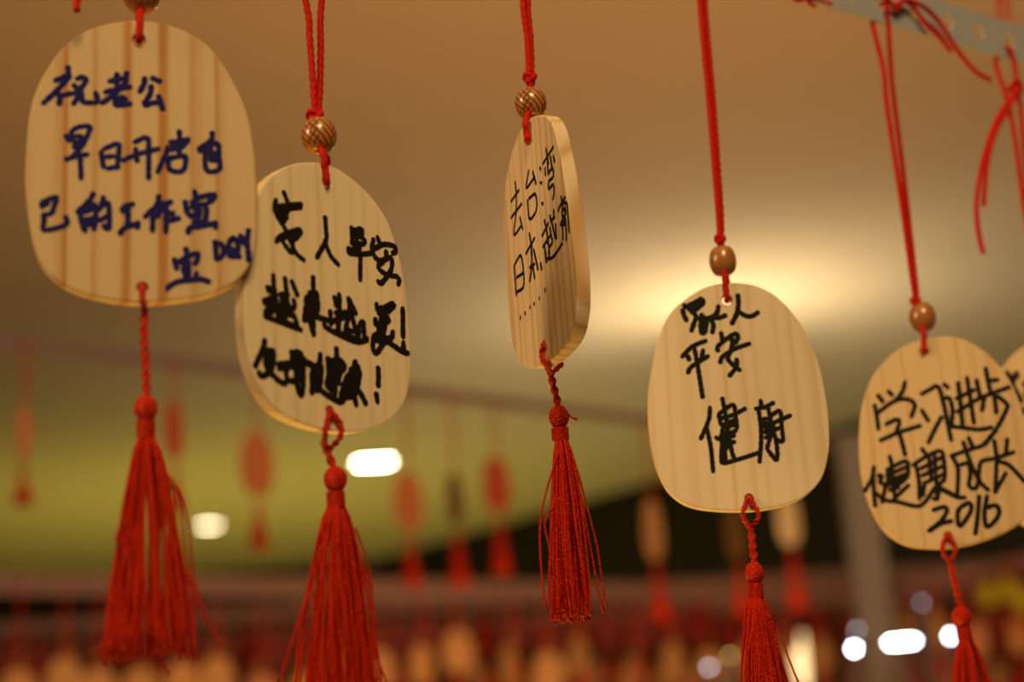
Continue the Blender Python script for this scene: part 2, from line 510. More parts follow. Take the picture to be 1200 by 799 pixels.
W2 = [
 ST(300, 215, 7.99, 4.6, '''262,88 298,180; 188,155 172,230 200,310 270,420 330,560 380,660 445,715; 185,215 420,195; 190,245 415,225; 200,270 300,250; 285,280 265,350 225,335 220,280; 210,300 290,320;
  190,545 235,490 410,430 400,490 345,540 330,650 240,530; 240,515 360,470; 330,480 400,460;
  648,322 655,440 655,530 570,692; 650,560 700,680 770,760''')
 + ST(390, 250, 7.99, 4.6, '''175,138 180,200 180,280; 178,170 268,145 272,190; 200,160 240,185; 180,220 240,212 292,245 290,285 190,285; 225,160 222,380; 150,330 150,370 260,382 370,372; 160,345 250,330; 258,390 256,620;
  380,248 365,340 400,420; 418,225 440,285; 390,330 480,290 580,312 585,360 560,372; 500,362 490,430 430,440; 400,410 440,450 500,425 550,420 548,520 500,600 450,655 422,635; 430,470 432,520 500,570 600,592; 600,592 622,620 612,665; 440,480 470,450'''),
 ST(295, 315, 9.99, 4.8, '''252,78 262,300; 185,222 270,235; 195,255 270,260; 145,375 290,310; 150,400 290,370; 200,350 215,560; 240,440 170,490 162,560 250,590 400,650 570,712; 190,480 300,430; 180,530 270,480; 275,410 290,480; 250,300 240,420;
  390,118 410,400 350,580; 335,300 420,300; 345,400 400,380; 350,310 365,560; 385,300 400,560; 470,155 530,300; 490,372 500,430 440,530; 420,400 450,520 500,560 535,680; 320,500 470,545; 330,590 480,660; 330,440 440,440; 300,540 330,600;
  718,105 720,400 722,765; 680,285 755,275 765,330; 640,345 640,420 760,410; 630,450 612,600; 650,330 770,380 768,500; 620,595 700,560; 680,620 715,750; 670,330 680,600; 750,440 760,560; 650,480 750,480; 650,530 760,520; 760,560 900,605; 700,330 695,640''')
 + ST(370, 335, 8.877, 4.8, '''0,320 140,365; 195,125 212,200; 242,92 245,200 225,470; 150,272 155,390; 160,372 290,325; 210,282 340,275; 88,390 105,430 250,510 420,580 525,562 532,545; 342,138 350,250 305,470; 350,150 412,280; 370,290 410,450 430,530; 445,430 490,365 500,470 505,560; 450,470 440,540; 330,462 380,472; 235,330 240,510; 270,500 440,560; 360,180 375,270;
  632,195 642,250 700,232 805,182 800,220 740,268; 680,225 680,400 690,560; 620,352 620,400 700,382 755,370 748,335 680,325; 655,285 720,272; 720,400 700,480 612,512 592,600 602,680 640,690 700,600 785,540 800,480; 720,560 780,602 900,682 958,698; 625,520 740,555; 655,400 655,560; 705,250 705,500; 620,560 690,580; 690,540 780,545;
  903,240 905,330; 905,330 905,440; 905,440 906,525; 910,592 912,660'''),
 ST(290, 390, 9.99, 5.0, '''200,92 180,180 92,380; 235,205 300,215 300,330 262,450 165,508 135,470; 205,235 220,400 300,500 390,578 445,590; 230,230 290,240; 262,300 258,430;
  355,370 560,345; 370,415 540,385; 520,235 520,400; 515,232 615,232 630,330; 445,410 470,550 590,540 630,410; 560,240 565,400 575,600 625,735 650,600 650,380; 590,260 600,520; 640,290 690,340 765,375; 450,450 470,400; 560,430 600,560; 620,330 720,370''')
 + ST(355, 400, 9.99, 5.0, '''200,155 190,250 115,330 100,450; 110,380 102,590; 160,300 160,570; 215,295 205,450 190,560; 130,400 130,560; 190,560 300,640 430,708 470,680; 290,200 300,400 275,500 330,570; 390,92 395,300 380,480 370,640; 300,230 440,225 485,310 440,345; 320,300 430,290; 300,370 430,380; 310,450 420,430; 340,250 340,560; 420,300 415,480; 360,260 360,590;
  610,245 580,330 500,450 452,600 440,690; 640,300 660,380 640,500 605,640 620,735; 560,330 555,640; 600,290 600,620; 510,470 500,640; 540,400 535,640; 460,650 590,640; 640,340 620,560; 640,560 690,640 728,718; 480,560 480,650;
  878,320 882,410; 882,410 878,505; 857,625 868,700'''),
]
W3 = [
 ST(590, 220, 9.99, 3.4, '''138,-60 150,60 152,200 145,330 125,550 212,440; 195,352 225,480; 90,160 180,30; 92,350 212,190''')
 + ST(590, 160, 7.99, 3.4, '''237,322 215,480 292,378; 275,332 305,440; 226,600 246,772 310,682 300,542 240,580; 342,292 348,305; 345,430 358,438; 360,622 370,632;
  400,112 420,250; 465,102 372,252; 440,190 455,290; 470,190 480,232; 390,300 394,360; 412,240 420,350; 420,345 460,300 465,380 425,420 425,490 465,450 475,530 465,580'''),
 ST(590, 280, 7.99, 3.4, '''100,250 110,380 120,522; 112,228 160,155 183,250 190,440 130,495; 125,360 185,320''')
 + ST(590, 220, 9.99, 3.4, '''305,542 325,680 325,780; 365,590 265,770;
  480,380 510,520 515,640; 525,420 455,560; 545,565 465,690; 545,470 560,560 572,640 535,700; 520,600 540,760; 485,700 500,799; 545,332 572,430 610,590; 600,345 555,390; 612,430 622,590; 590,265 592,310;
  675,105 692,170; 720,112 650,240 648,270; 690,182 740,182 755,300 770,520; 692,200 690,330 730,300 720,230; 670,430 690,380 720,352 735,480 737,608; 672,430 690,445 697,600; 700,395 722,420 690,450; 690,250 725,265''')
 + ST(590, 280, 7.99, 3.4, '''265,60 265,250 250,392; 285,102 325,285; 275,250 293,360; 250,265 290,235; 350,232 360,282;
  390,95 402,215; 405,188 470,165 550,45; 425,120 430,180'''),
 ST(590, 280, 7.99, 2.6, '''390,470 391,490; 337,546 338,562; 287,600 289,614; 250,632 250,646; 203,688 205,704; 160,725 160,746'''),
]
W4 = [
 ST(790, 340, 10.91, 4.4, '''132,195 160,215; 108,255 130,330 158,385; 140,215 250,165 350,112 372,150 340,200 220,260; 190,235 280,330 255,420 222,515; 200,205 330,155; 230,280 320,215; 220,240 340,170; 352,312 340,420 348,540 390,540 410,400 345,330; 375,340 375,500; 565,212 540,300 440,360 380,350; 465,370 502,440 490,535; 500,355 580,352 650,325;
  815,72 822,180 800,300 742,420; 830,280 920,330 1000,330 1065,288'''),
 ST(790, 380, 8.88, 4.2, '''85,335 190,230 325,172; 205,230 240,400 295,750; 140,330 155,362; 300,272 285,360; 145,500 170,450 240,400 350,332;
  490,95 502,160; 455,270 452,232 560,140 640,97 665,130 640,195; 600,140 602,230 560,350 600,410 680,475; 482,390 502,340 620,260 780,202; 650,368 650,440 580,530'''),
 ST(810, 460, 7.99, 3.9, '''175,140 170,230 135,330 90,430; 145,330 185,520 205,735; 292,58 310,150 340,330 330,450; 265,195 390,112 412,200 420,350 300,380; 262,200 270,240 400,205 500,152; 270,240 285,300 410,255; 290,370 300,315; 310,320 420,300; 232,420 290,440 400,402; 290,460 282,610 300,660 420,630 520,600 640,560; 300,450 400,462; 370,480 382,560 402,610; 310,480 322,640; 340,440 330,520; 280,570 310,640; 280,400 400,380;
  650,75 655,110; 605,150 690,135 765,98; 630,160 650,300 655,450 640,645; 718,140 740,240 740,400 710,520; 740,220 830,172 845,300 858,455 800,440; 670,250 740,240; 680,320 800,270 925,215; 690,370 830,330; 770,360 800,480 800,630 720,540; 700,420 760,385; 665,290 720,290; 760,290 780,350; 700,340 750,400'''),
]
W5 = [
 ST(1010, 435, 7.99, 4.0, '''155,230 195,285; 250,187 285,225; 405,102 380,190 320,270; 120,322 140,420 155,540; 140,395 300,282 420,260 495,312 465,422; 230,495 330,450 350,490 320,570; 180,645 340,575 545,510; 355,590 380,680 405,780;
  565,210 640,170 710,140 760,280 835,640; 565,372 620,460; 745,432 690,530 625,665''')
 + ST(1080, 425, 7.99, 4.0, '''215,205 245,230; 225,330 260,332 290,440 280,580; 270,595 400,610 540,625 655,605; 342,190 365,400 385,600; 425,142 455,330 490,565; 325,335 490,255; 335,460 540,335 810,232;
  515,165 545,310; 585,330 567,445; 600,57 640,260; 640,168 710,160; 680,290 700,465; 715,315 800,390 790,450 700,620 580,770'''),
 ST(1005, 520, 9.99, 3.8, '''190,270 170,400 85,550; 185,400 190,560 205,720; 240,375 290,372 260,450 320,490 290,680; 200,570 330,660 480,680 680,730 780,690 900,520; 375,150 400,260 420,500 440,640; 350,300 560,200 590,280 570,400 400,530; 350,370 570,270; 350,440 570,350; 340,490 570,400; 430,640 590,490; 380,540 480,510; 350,300 355,400;
  755,62 800,120; 650,250 800,150 970,82 1010,200 1020,400 960,480 935,640 885,640; 690,270 720,450 725,640; 740,290 980,160; 760,370 1000,260; 780,460 1020,350; 835,150 860,380; 920,380 930,600; 980,520 1149,610; 780,480 765,600; 900,110 910,340''')
 + ST(1095, 505, 8.41, 3.8, '''595,10 540,80 480,140 320,190 170,245; 170,245 215,320 235,400 225,640; 60,570 220,650 300,655; 285,110 350,300 450,500 530,580; 340,72 375,150; 235,340 330,320 355,420 340,530 390,570 430,520 440,400 465,300 590,270 775,210;
  590,102 612,270 600,600; 600,600 700,420; 718,82 705,220; 640,300 740,340 883,490'''),
 ST(1080, 570, 11.41, 4.0, '''165,310 310,272 335,340 250,470 100,590; 110,590 250,500 400,460; 620,215 500,300 480,420 510,530 600,430 660,320 660,240 620,215; 770,140 750,380 720,625; 875,130 840,340 850,480 880,540 960,480 1030,380 1030,290 970,250 880,280'''),
]
W6 = [ST(1080, 425, 7.99, 4.4, '''800,90 850,190; 890,95 850,200; 830,130 900,130; 860,220 920,330 935,360; 1000,120 980,300; 960,200 1060,180; 940,430 960,470; 1000,420 1080,400; 1030,380 1040,520''')]

O1 = [(163,24),(190,27),(203,31),(228,42),(251,61),(270,90),(288,128),(296,165),(301,203),(302,240),(301,270),(298,293),(290,314),(278,328),(260,339),(235,347),(200,352),(160,354),(120,349),(83,338),(57,320),(42,295),(34,258),(30,220),(30,190),(35,133),(46,98),(64,68),(77,53),(93,41),(112,32),(137,26)]
O2 = [(365,190),(388,194),(410,207),(433,228),(453,256),(465,290),(474,328),(479,376),(481,415),(480,450),(470,478),(449,497),(417,506),(388,504),(357,497),(325,481),(304,452),(292,418),(287,380),(287,340),(289,300),(293,265),(299,238),(308,217),(325,201),(345,192)]
O3 = [(632,135),(641,137),(649,150),(655,175),(661,206),(667,249),(673,295),(676,336),(675,370),(668,397),(652,417),(634,429),(618,431),(607,422),(600,400),(596,364),(592,309),(590,254),(591,225),(594,204),(600,177),(609,154),(620,139)]
O4 = [(857,331),(884,334),(907,345),(927,364),(943,387),(956,416),(964,444),(970,480),(972,512),(971,530),(965,556),(951,575),(929,588),(892,597),(847,598),(811,593),(790,581),(777,564),(767,537),(761,501),(760,461),(765,428),(772,396),(785,367),(808,347),(830,335)]
O5 = [(1105,394),(1130,398),(1150,409),(1166,423),(1180,440),(1192,464),(1200,490),(1206,525),(1209,560),(1208,590),(1200,608),(1182,621),(1150,634),(1118,641),(1091,642),(1065,639),(1045,629),(1030,613),(1017,586),(1010,560),(1007,530),(1007,505),(1010,476),(1020,446),(1034,426),(1054,409),(1076,399)]
O6 = [(1252 + (x - 1107) * .94, 508 + (y - 520) * .94) for x, y in O5]


def knot(mb, c, s, r):
    pts = []
    for i in range(40):
        t = 2 * math.pi * i / 40
        pts.append(c + V(((math.sin(t) + 2 * math.sin(2 * t)) / 3 * s, -math.sin(3 * t) * s * .45, (math.cos(t) - 2 * math.cos(2 * t)) / 3 * s * 1.1)))
    mb.tube(pts + [pts[0]], r, 8, 2, .12, 5000, cap=False)


CR = 0.00088                                              # cord radius


def cord(mb, pts, r=CR, lobes=3, amp=.13, twist=2600, sides=12):
    mb.tube(resample(catmull(pts, 6), 0.0004), r, sides, lobes, amp, twist)


def rail_hole(p):
    k = round((p - A0).dot(UA) / PITCH - .5)
    return A0 + UA * (PITCH * (k + .5))


def near_plaque(label, outline, hole, yaw, wmat, writing, inks, bead, knotp, uppers, strands_below, lower_hole,
                loops, twisted, ball, neck, tas, strays, engraved, knot_size=0.0015, fat=1.4):
    p0 = R(*hole)
    r = ray(*hole); nn = V((-r.x, -r.y, 0)).normalized()
    nn = Matrix.Rotation(math.radians(yaw), 3, 'Z') @ nn
    X = V((0, 0, 1)).cross(nn).normalized()               # local x, y = up, z = front normal
    pf = p0 + nn * T / 2
    def B(px, py, off=0.0):
        return hit(px, py, pf + nn * off, nn)
    cen = sum((B(*q) for q in outline), V()) / len(outline) - nn * T / 2
    mw = Matrix((( X.x, 0, nn.x, cen.x), (X.y, 0, nn.y, cen.y), (X.z, 1, nn.z, cen.z), (0, 0, 0, 1)))
    inv = mw.inverted()
    e = empty('wish_plaque', R(hole[0], hole[1]), label, 'plaque', 'wooden wish plaques on the near rail')
    # board with its two drilled holes
    ol = [(inv @ B(*q)).to_2d() for q in outline]
    ol = catmull(ol, 4, True)
    if sum(a.x * b.y - b.x * a.y for a, b in zip(ol, ol[1:] + ol[:1])) < 0: ol = ol[::-1]
    def circ(c, rr): 
        c = (inv @ B(*c)).to_2d()
        return [(c.x + rr * math.cos(-2 * math.pi * k / 20), c.y + rr * math.sin(-2 * math.pi * k / 20)) for k in range(20)]
    me = board_mesh([tuple(p) for p in ol], [circ(hole, 0.0016), circ(lower_hole, 0.00135)], T)
    bo = link('board', me, wmat, e, mw)
    # ink, one sub-part for every written line
    zf = T / 2; k = 0
    for line, ink in zip(writing, inks):
        mb = MB()
        for pts, pen in line:
            p2 = [(inv @ B(*q)).to_2d() for q in pts]
            d = (B(*pts[0]) - CAM).dot(ROT @ V((0, 0, -1)))
            ribbon(mb, p2, pen * fat * d / F, zf - 0.00002, zf + 0.00004 + 0.0000012 * k); k += 1
        link('handwriting', mesh('handwriting', mb.v, mb.f, False), ink, bo, mw)
    # cords
    bc = R(*bead[:2]); br = bead[2] * (bc - CAM).length / F; bz = bead[3] * (bc - CAM).length / F
    mb = MB()
    for iu, u in enumerate(uppers):
        pts = [R(*q) if len(q) == 2 else R(q[0], q[1]) + NA * q[2] for q in u]
        if u[0][1] < -60:                                 # tied to the rail above the frame
            hp = rail_hole(pts[0]); sg = -1 if iu == 0 else 1
            low = V((0, 0, -.013))
            pts = [hp - NA * .0004 * sg, hp + NA * .0022 * sg + V((0, 0, -.002)), hp + NA * .002 * sg + low] + pts[1:]
            if iu == 0: knot(mb, hp + NA * .0045 + V((0, 0, -.001)), .0022, CR)
        cord(mb, pts)
    mb.build('cord', M_cord, e)
    mb = MB()
    q = [R(bead[0], bead[1] + bead[3] * .5)] + [B(*s_, off=0.0011) for s_ in strands_below] + [B(*hole, off=0.0010), B(*hole, off=-T / 2), B(*hole, off=-T - .0012), B(hole[0], outline[0][1] - 3, off=-T - .001), R(bead[0] - 2, bead[1] + bead[3] * .6)]
    cord(mb, q, CR)
    mb.build('cord_eye', M_cord, e)
    mb = MB(); kc = R(*knotp); knot(mb, kc, knot_size, CR * 1.0); mb.build('knot', M_cord, e)
    # bead
    mb = MB(); prof = []
    for i in range(17):
        a = math.radians(-66 + 132 * i / 16)
        ca, sa = math.cos(a), math.sin(a)
        sg = abs(ca) ** (.55 if bead[2] == 15.5 else .82)
        prof.append((br * sg, bz * sa / math.sin(math.radians(66))))
    hr = CR * 1.15
    prof = [(hr, -bz * .6), (hr, -bz * .97)] + prof + [(hr, bz * .97), (hr, bz * .6)]
    mb.lathe(prof, 32, Matrix.Translation(bc))
    bd = mb.build('bead', M_bead_e if engraved else M_bead_p, e, Matrix.Translation(bc) @ Matrix.Rotation(0.9, 4, 'Z'))
    # tassel
    b0 = R(*ball[:2]); sc = (b0 - CAM).length / F; rb = ball[2] * sc
    mb = MB()
    ribs = []
    for i in range(13):
        a = math.radians(-80 + 165 * i / 12); ribs.append((rb * 1.03 * math.cos(a) * (1 - .10 * math.sin(a) * (math.sin(a) < 0) * -1), rb * 1.28 * math.sin(a)))
    mt = Matrix.Translation(b0)
    base = len(mb.v)
    sides = 40
    for (rr, z) in ribs:
        for kk in range(sides):
            a = 2 * math.pi * kk / sides
            q = rr * (1 + .05 * math.cos(13 * a + z * 260))
            mb.v.append(mt @ V((q * math.cos(a), q * math.sin(a), z)))
    for i in range(len(ribs) - 1):
        for kk in range(sides):
            a = base + i * sides + kk; b = base + i * sides + (kk + 1) % sides
            mb.f.append((a, b, b + sides, a + sides))
    mb.f.append(tuple(base + kk for kk in reversed(range(sides))))
    mb.f.append(tuple(base + (len(ribs) - 1) * sides + kk for kk in range(sides)))
    th = mb.build('tassel', M_thread, e)
    mb = MB()
    for lp in loops:
        pts = []
        for q in lp:
            if len(q) == 3: pts.append(B(q[0], q[1], off=q[2]))
            else: pts.append(R(*q))
        cord(mb, pts, CR * .78, 2, .26, 3200)
    cord(mb, [R(*q) for q in twisted] + [b0], CR * 1.05, 2, .30, 2300, 14)
    mb.build('tassel_cord', M_thread, th)
    mb = MB(); n0 = R(*neck[:2]); n1 = R(*neck[2:4]); rn = neck[4] * sc
    for i in range(7):
        t = i / 6; c = n0.lerp(n1, t)
        ring = [c + V((rn * math.cos(a), rn * math.sin(a), .0004 * math.sin(a))) for a in [2 * math.pi * k_ / 20 for k_ in range(21)]]
        mb.tube(ring, 0.00035, 6, cap=False)
    mb.lathe([(rn, 0), (rn, (n1 - n0).length)], 20, Matrix.Translation(n1))
    mb.build('tassel_neck', M_thread, th)
    # skirt of loose threads
    mb = MB(); rnd = random.Random(sum(map(ord, label)))
    x_top, y_top, x_bot, y_bot, l_bot, r_bot, cnt = tas
    tt = R(x_top, y_top); tb = R(x_bot, y_bot); Lt = (tt - tb).length
    RL = (x_bot - l_bot) * sc; RR_ = (r_bot - x_bot) * sc
    clumps = [(rnd.uniform(0, 2 * math.pi), math.sqrt(rnd.uniform(0.03, 1)), rnd.uniform(0, 6.28), rnd.uniform(0, 6.28)) for _ in range(cnt // 2)]
    for i in range(cnt):
        ca, cq, cp1, cp2 = rnd.choice(clumps)
        a = ca + rnd.gauss(0, .16); q = min(1.12, cq + rnd.gauss(0, .07))
        R0 = rn * .8; RB = RR_ if math.cos(a) > 0 else RL
        dx = math.cos(a) * q; dy = math.sin(a) * q
        L_ = 1 + rnd.uniform(-.05, .012) - (0.06 if rnd.random() < .1 else 0)
        ph1 = cp1 + rnd.gauss(0, .5); ph2 = cp2 + rnd.gauss(0, .5); wv = rnd.uniform(.0006, .0017); hook = rnd.uniform(-1, 1) * .0016
        jx = rnd.gauss(0, .0009); jy = rnd.gauss(0, .0009)
        pts = []
        for k_ in range(15):
            t = k_ / 14 * L_
            g = t ** .62
            c = tt.lerp(tb, t)
            env = t * (1 - .3 * t)
            ox = dx * (R0 + (RB - R0) * g) + jx * t + wv * env * math.sin(5 * t + ph1) + (hook * max(0, t - .85) * 6)
            oy = dy * (R0 + (min(RL, RR_) * .8 - R0) * g) + jy * t + wv * env * math.sin(4.3 * t + ph2)
            pts.append(c + UA * ox + NA * oy)
        mb.tube(pts, rnd.uniform(.00027, .00042), 5, rend=1.4)
    for s_ in strays:
        mb.tube(resample(catmull([R(*q) + NA * .002 for q in s_], 6), .0015), .00030, 5, rend=1.4)
    sk = mb.build('tassel_threads', M_thread, th)
    sk['kind'] = 'stuff'
    return e


# wood of each board
Wd1 = wood('pine_wide_brown_rings', (0.62, 0.43, 0.22), (0.46, 0.20, 0.040), 820, (0.21, 0, -0.06), 1.4, seed=1.3)
Wd2 = wood('pine_pale_fine', (0.84, 0.66, 0.42), (0.66, 0.44, 0.21), 1300, (0.20, 0, -0.06), .5, seed=5.1)
Wd3 = wood('pine_fine_lines', (0.80, 0.60, 0.36), (0.60, 0.34, 0.14), 1500, (0.20, 0, -0.05), .9, seed=3.7)
Wd4 = wood('pine_even_cream', (0.82, 0.64, 0.41), (0.64, 0.42, 0.19), 1300, (0.22, 0, -0.07), .5, seed=8.2)
Wd5 = wood('pine_amber', (0.72, 0.50, 0.26), (0.55, 0.32, 0.12), 1100, (0.19, 0, -0.06), .6, seed=2.4)

near_plaque('pale wooden wish plaque with blue handwriting and brown wood stripes, leftmost of the hanging row',
    O1, (163, 46), 1, Wd1, W1, [M_blue] * 4, (166, -6, 21, 20), (164, -31),
    [[(150, -120), (157, -80), (162, -40), (164, -30)], [(160, -122), (163, -80), (165, -40), (164, -30)]],
    [(164, 24)], (167, 337),
    [[(167, 337, -T / 2), (167, 336, .0006), (167, 345, .0012), (168, 354, .0011), (170, 366)], [(167, 337, -T / 2), (167, 337, -T - .001), (168, 357, -T - .001), (170, 368)]],
    [(170, 364), (169, 390), (171, 430), (172, 466)], (171, 479, 13), (171, 493, 171, 511, 9.5), (171, 510, 171, 771, 120, 224, 96),
    [[(186, 548), (203, 575), (214, 605), (220, 650), (226, 690), (238, 722), (251, 750)], [(190, 560), (206, 590), (212, 640), (222, 690), (236, 735)],
     [(150, 560), (141, 590), (136, 622), (131, 630), (134, 640), (140, 634)], [(172, 700), (176, 760), (193, 792)], [(195, 600), (210, 660), (222, 700), (223, 740)]],
    True)
near_plaque('pale wooden wish plaque with thick black handwriting, just right of the blue-written plaque',
    O2, (383, 213), 42, Wd2, W2, [M_black] * 3, (374, 159, 20.5, 20), (369, 137),
    [[(350, -70), (358, 0), (363, 45), (367, 100), (370, 137), (374, 150)], [(372, -70), (377, 0), (376, 55), (375, 100), (373, 137), (374, 150)]],
    [(379, 182), (382, 200)], (387, 482),
    [[(387, 482, -T / 2), (387, 481, .0006), (394, 489, .0012), (400, 500, .0012), (398, 513, .0012), (385, 527)],
     [(387, 482, -T / 2), (387, 483, .0006), (383, 498, .0012), (381, 510, .0012), (379, 521)]],
    [(379, 517), (383, 526), (388, 540), (392, 552)], (393, 562, 13), (393, 577, 394, 592, 9.5), (394, 590, 400, 843, 346, 450, 96),
    [[(372, 640), (360, 690), (348, 722), (336, 756), (322, 802)], [(408, 640), (426, 680), (433, 720), (434, 760), (450, 805)], [(378, 610), (366, 640), (362, 690), (365, 740)],
     [(412, 620), (424, 655), (431, 690), (431, 740), (438, 800)]],
    True, .0018, 1.55)
near_plaque('pale wooden wish plaque turned nearly edge-on, with slanting thin black writing',
    O3, (618, 164), -67, Wd3, W3, [M_black] * 3, (622, 121, 18.5, 17), (621, 92),
    [[(606, -70), (613, 0), (618, 45), (620, 85), (622, 112)], [(613, -70), (619, 0), (622, 45), (623, 85), (622, 112)]],
    [(616, 142), (617, 155)], (637, 405),
    [[(637, 405, -T / 2), (637, 404, .0006), (635, 415, .0010), (640, 428, .0012), (646, 438)],
     [(637, 405, -T / 2), (640, 407, -T - .001), (655, 425), (657, 428), (646, 438)]],
    [(645, 436), (648, 450), (652, 465), (654, 478)], (655, 489, 11.5), (656, 502, 657, 515, 9), (657, 514, 670, 727, 636, 705, 80),
    [[(650, 530), (640, 560), (632, 590), (628, 615), (628, 650), (631, 690), (634, 714)], [(652, 550), (645, 590), (633, 612), (638, 640), (644, 680), (646, 716)],
     [(645, 580), (640, 640), (638, 700), (642, 722)], [(662, 525), (672, 555), (684, 600), (694, 640), (700, 680), (705, 712)], [(660, 487), (664, 492), (668, 490), (671, 493)]],
    True, .0015, 1.25)
near_plaque('pale wooden wish plaque with neat black writing, against the glowing patch of ceiling',
    O4, (852, 351), 9, Wd4, W4, [M_black] * 3, (847, 306, 15.5, 16), (844, 281),
    [[(812, -70), (820, 0), (831, 120), (842, 250), (844, 282), (847, 298)], [(820, -70), (826, 0), (836, 120), (845, 250), (845, 282), (847, 298)]],
    [(849, 322), (851, 338)], (878, 584),
    [[(878, 584, -T / 2), (878, 583, .0006), (884, 592, .0012), (889, 604, .0011), (881, 619)], [(878, 584, -T / 2), (877, 584, .0006), (872, 595, .0012), (871, 607, .0011), (880, 620)]],
    [(880, 618), (882, 640), (884, 660)], (884, 672, 10.5), (885, 684, 886, 698, 8), (886, 697, 908, 905, 866, 948, 100),
    [[(893, 720), (908, 745), (920, 775), (930, 800)], [(880, 720), (872, 760), (869, 800)]],
    False, .0012)
near_plaque('amber wooden wish plaque with tangled black characters ending in 2016, at the right',
    O5, (1083, 412), 5, Wd5, W5, [M_black] * 3, (1081, 372, 15, 16), (1073, 353),
    [[(1035, 4, -.0018), (1030, 8, -.0022), (1026, 24, -.0015), (1035, 80), (1039, 120), (1051, 200), (1060, 260), (1071, 340), (1074, 354), (1081, 366)],
     [(1035, 4, -.0010), (1036, 5, .0018), (1034, 14, .0022), (1037, 24, .0015), (1044, 80), (1048, 120), (1057, 190), (1065, 260), (1074, 340), (1074, 354), (1081, 366)],
     [(1022, -8, .002), (1033, 2, .0026), (1044, 14, .003), (1046, 8, .004), (1056, 6, .004), (1076, 16, .004), (1096, 34, .003), (1110, 56, .003), (1128, 80, .003), (1142, 92, .003), (1153, 97, .003)],
     [(1040, 14, .003), (1052, 5, .003), (1064, 14, .003), (1078, 33, .003), (1094, 48, .003), (1107, 64, .003)]],
    [(1082, 388), (1083, 400)], (1111, 628),
    [[(1111, 628, -T / 2), (1111, 627, .0006), (1118, 636, .0012), (1119, 648, .0010), (1113, 657)], [(1111, 628, -T / 2), (1110, 628, .0006), (1105, 637, .0012), (1106, 650, .0010), (1113, 657)]],
    [(1113, 656), (1118, 680), (1126, 713)], (1127, 724, 10.5), (1129, 736, 1131, 749, 7.5), (1131, 748, 1152, 948, 1112, 1192, 100),
    [[(1138, 765), (1148, 785), (1160, 810)]],
    False, .0012)
near_plaque('wooden wish plaque half hidden behind the one dated 2016, cut off at right',
    O6, (1232, 412), 6, Wd5, W6, [M_black], (1228, 374, 14, 15), (1222, 356),
    [[(1177, 56, -.0018), (1173, 62, -.0022), (1172, 79, -.0015), (1178, 110), (1189, 160), (1200, 240), (1219, 345), (1228, 370)],
     [(1177, 56, -.0008), (1178, 60, .0022), (1184, 82, .0022), (1186, 105, .002), (1196, 130), (1201, 185), (1207, 250), (1221, 345), (1228, 370)],
     [(1186, 105, .003), (1176, 120, .003), (1160, 145, .003), (1146, 185, .003), (1137, 235, .003), (1138, 270, .003), (1144, 300, .003)],
     [(1186, 105, .004), (1172, 130, .004), (1155, 162, .004), (1146, 200, .004), (1142, 245, .004)],
     [(1176, 108, .002), (1184, 98, .003), (1192, 106, .002), (1185, 113, .003), (1178, 107, .002)]],
    [(1229, 388), (1231, 400)], (1257, 610),
    [[(1257, 610, -T / 2), (1257, 609, .0006), (1264, 618, .0012), (1264, 630), (1260, 638)], [(1257, 610, -T / 2), (1256, 610, .0006), (1252, 619, .0012), (1253, 631), (1260, 638)]],
    [(1260, 637), (1265, 655), (1271, 682)], (1272, 693, 9.8), (1273, 704, 1275, 717, 7), (1275, 716, 1296, 900, 1258, 1334, 90),
    [], False, .0012)

# short loose ends at the top of the frame belong to neighbours tied higher on the rail
def loose(name, label, paths, th=CR):
    mb = MB()
    for p in paths: cord(mb, [R(q[0], q[1]) + NA * q[2] for q in p], th)
    o = mb.build(name, M_cord); o['label'] = label; o['category'] = 'cord'; return o


loose('cord_end', 'short red cord tail poking in at the top left corner', [[(70, -262, .003), (80, -160, .003), (90, -60, .002), (91, -20, .002), (87, 3, .002), (86, 17, .002)]])
loose('cord_end', 'frayed knot of red cord hanging in at the top edge, left of the grey rail',
      [[(938, -34, -.001), (934, -12, .002), (922, -2, .003), (930, 4, .002), (945, 1, .004), (958, 4, .002), (968, 9, .003)],
       [(938, -30, .002), (946, -6, .002), (940, 6, .003), (948, 12, .003)], [(940, -20, .002), (952, -2, .003), (944, 5, .004), (926, 2, .003)]], .0006)
loose('cord_end', 'fringe of thin dark red threads at the top right corner',
      [[(1199 + i * 2, -30, -.012 - .001 * (i % 3)), (1196 + i * 3, -4, -.012), (1190 + i * 4.4, 16 + 7 * (i % 3), -.012)] for i in range(7)], .00022)

# ------------------------------------------------------------------ background: rails and hanging tags
ZB = P(0, 400, 1.9).z
B0 = Z_at(0, 400, ZB); B1 = Z_at(750, 491, ZB)
dB = (B1 - B0).normalized(); NB = V((dB.y, -dB.x, 0))
NB = NB if NB.y < 0 else -NB
def proj(p):
    c = ROT.transposed() @ (p - CAM)
    return W / 2 + F * c.x / -c.z, H / 2 - F * c.y / -c.z


Bs = B0 - dB * .35; Be = B1
while proj(Be)[0] < 985: Be = Be + dB * .002
o = strip('perforated_rail', Bs, Be, 0.016, .03, .003, .002, M_railb, '')
o['label'] = 'blurred lilac-grey rail sloping across the middle left behind the plaques'; o['category'] = 'rail'
q2 = Bs - NB * .024
post('rail_post', q2.x, q2.y, q2.z + .01, .03, M_railb, 'grey post at the left end of the middle rail')
q2 = Be + dB * .032
post('steel_post', q2.x, q2.y, q2.z + .006, .052, mat('grey_post_paint', (0.21, 0.21, 0.23), .5, .4, noise=(30, .05)), 'blurred grey upright post between the two rightmost readable plaques')
ZC = P(0, 684, 2.6).z
C0 = Z_at(0, 684, ZC); C1 = Z_at(850, 697, ZC)
dC = (C1 - C0).normalized(); NC = V((dC.y, -dC.x, 0)); NC = NC if NC.y < 0 else -NC
Cs = C0 - dC * .4; Ce = Z_at(1012, 697, ZC)
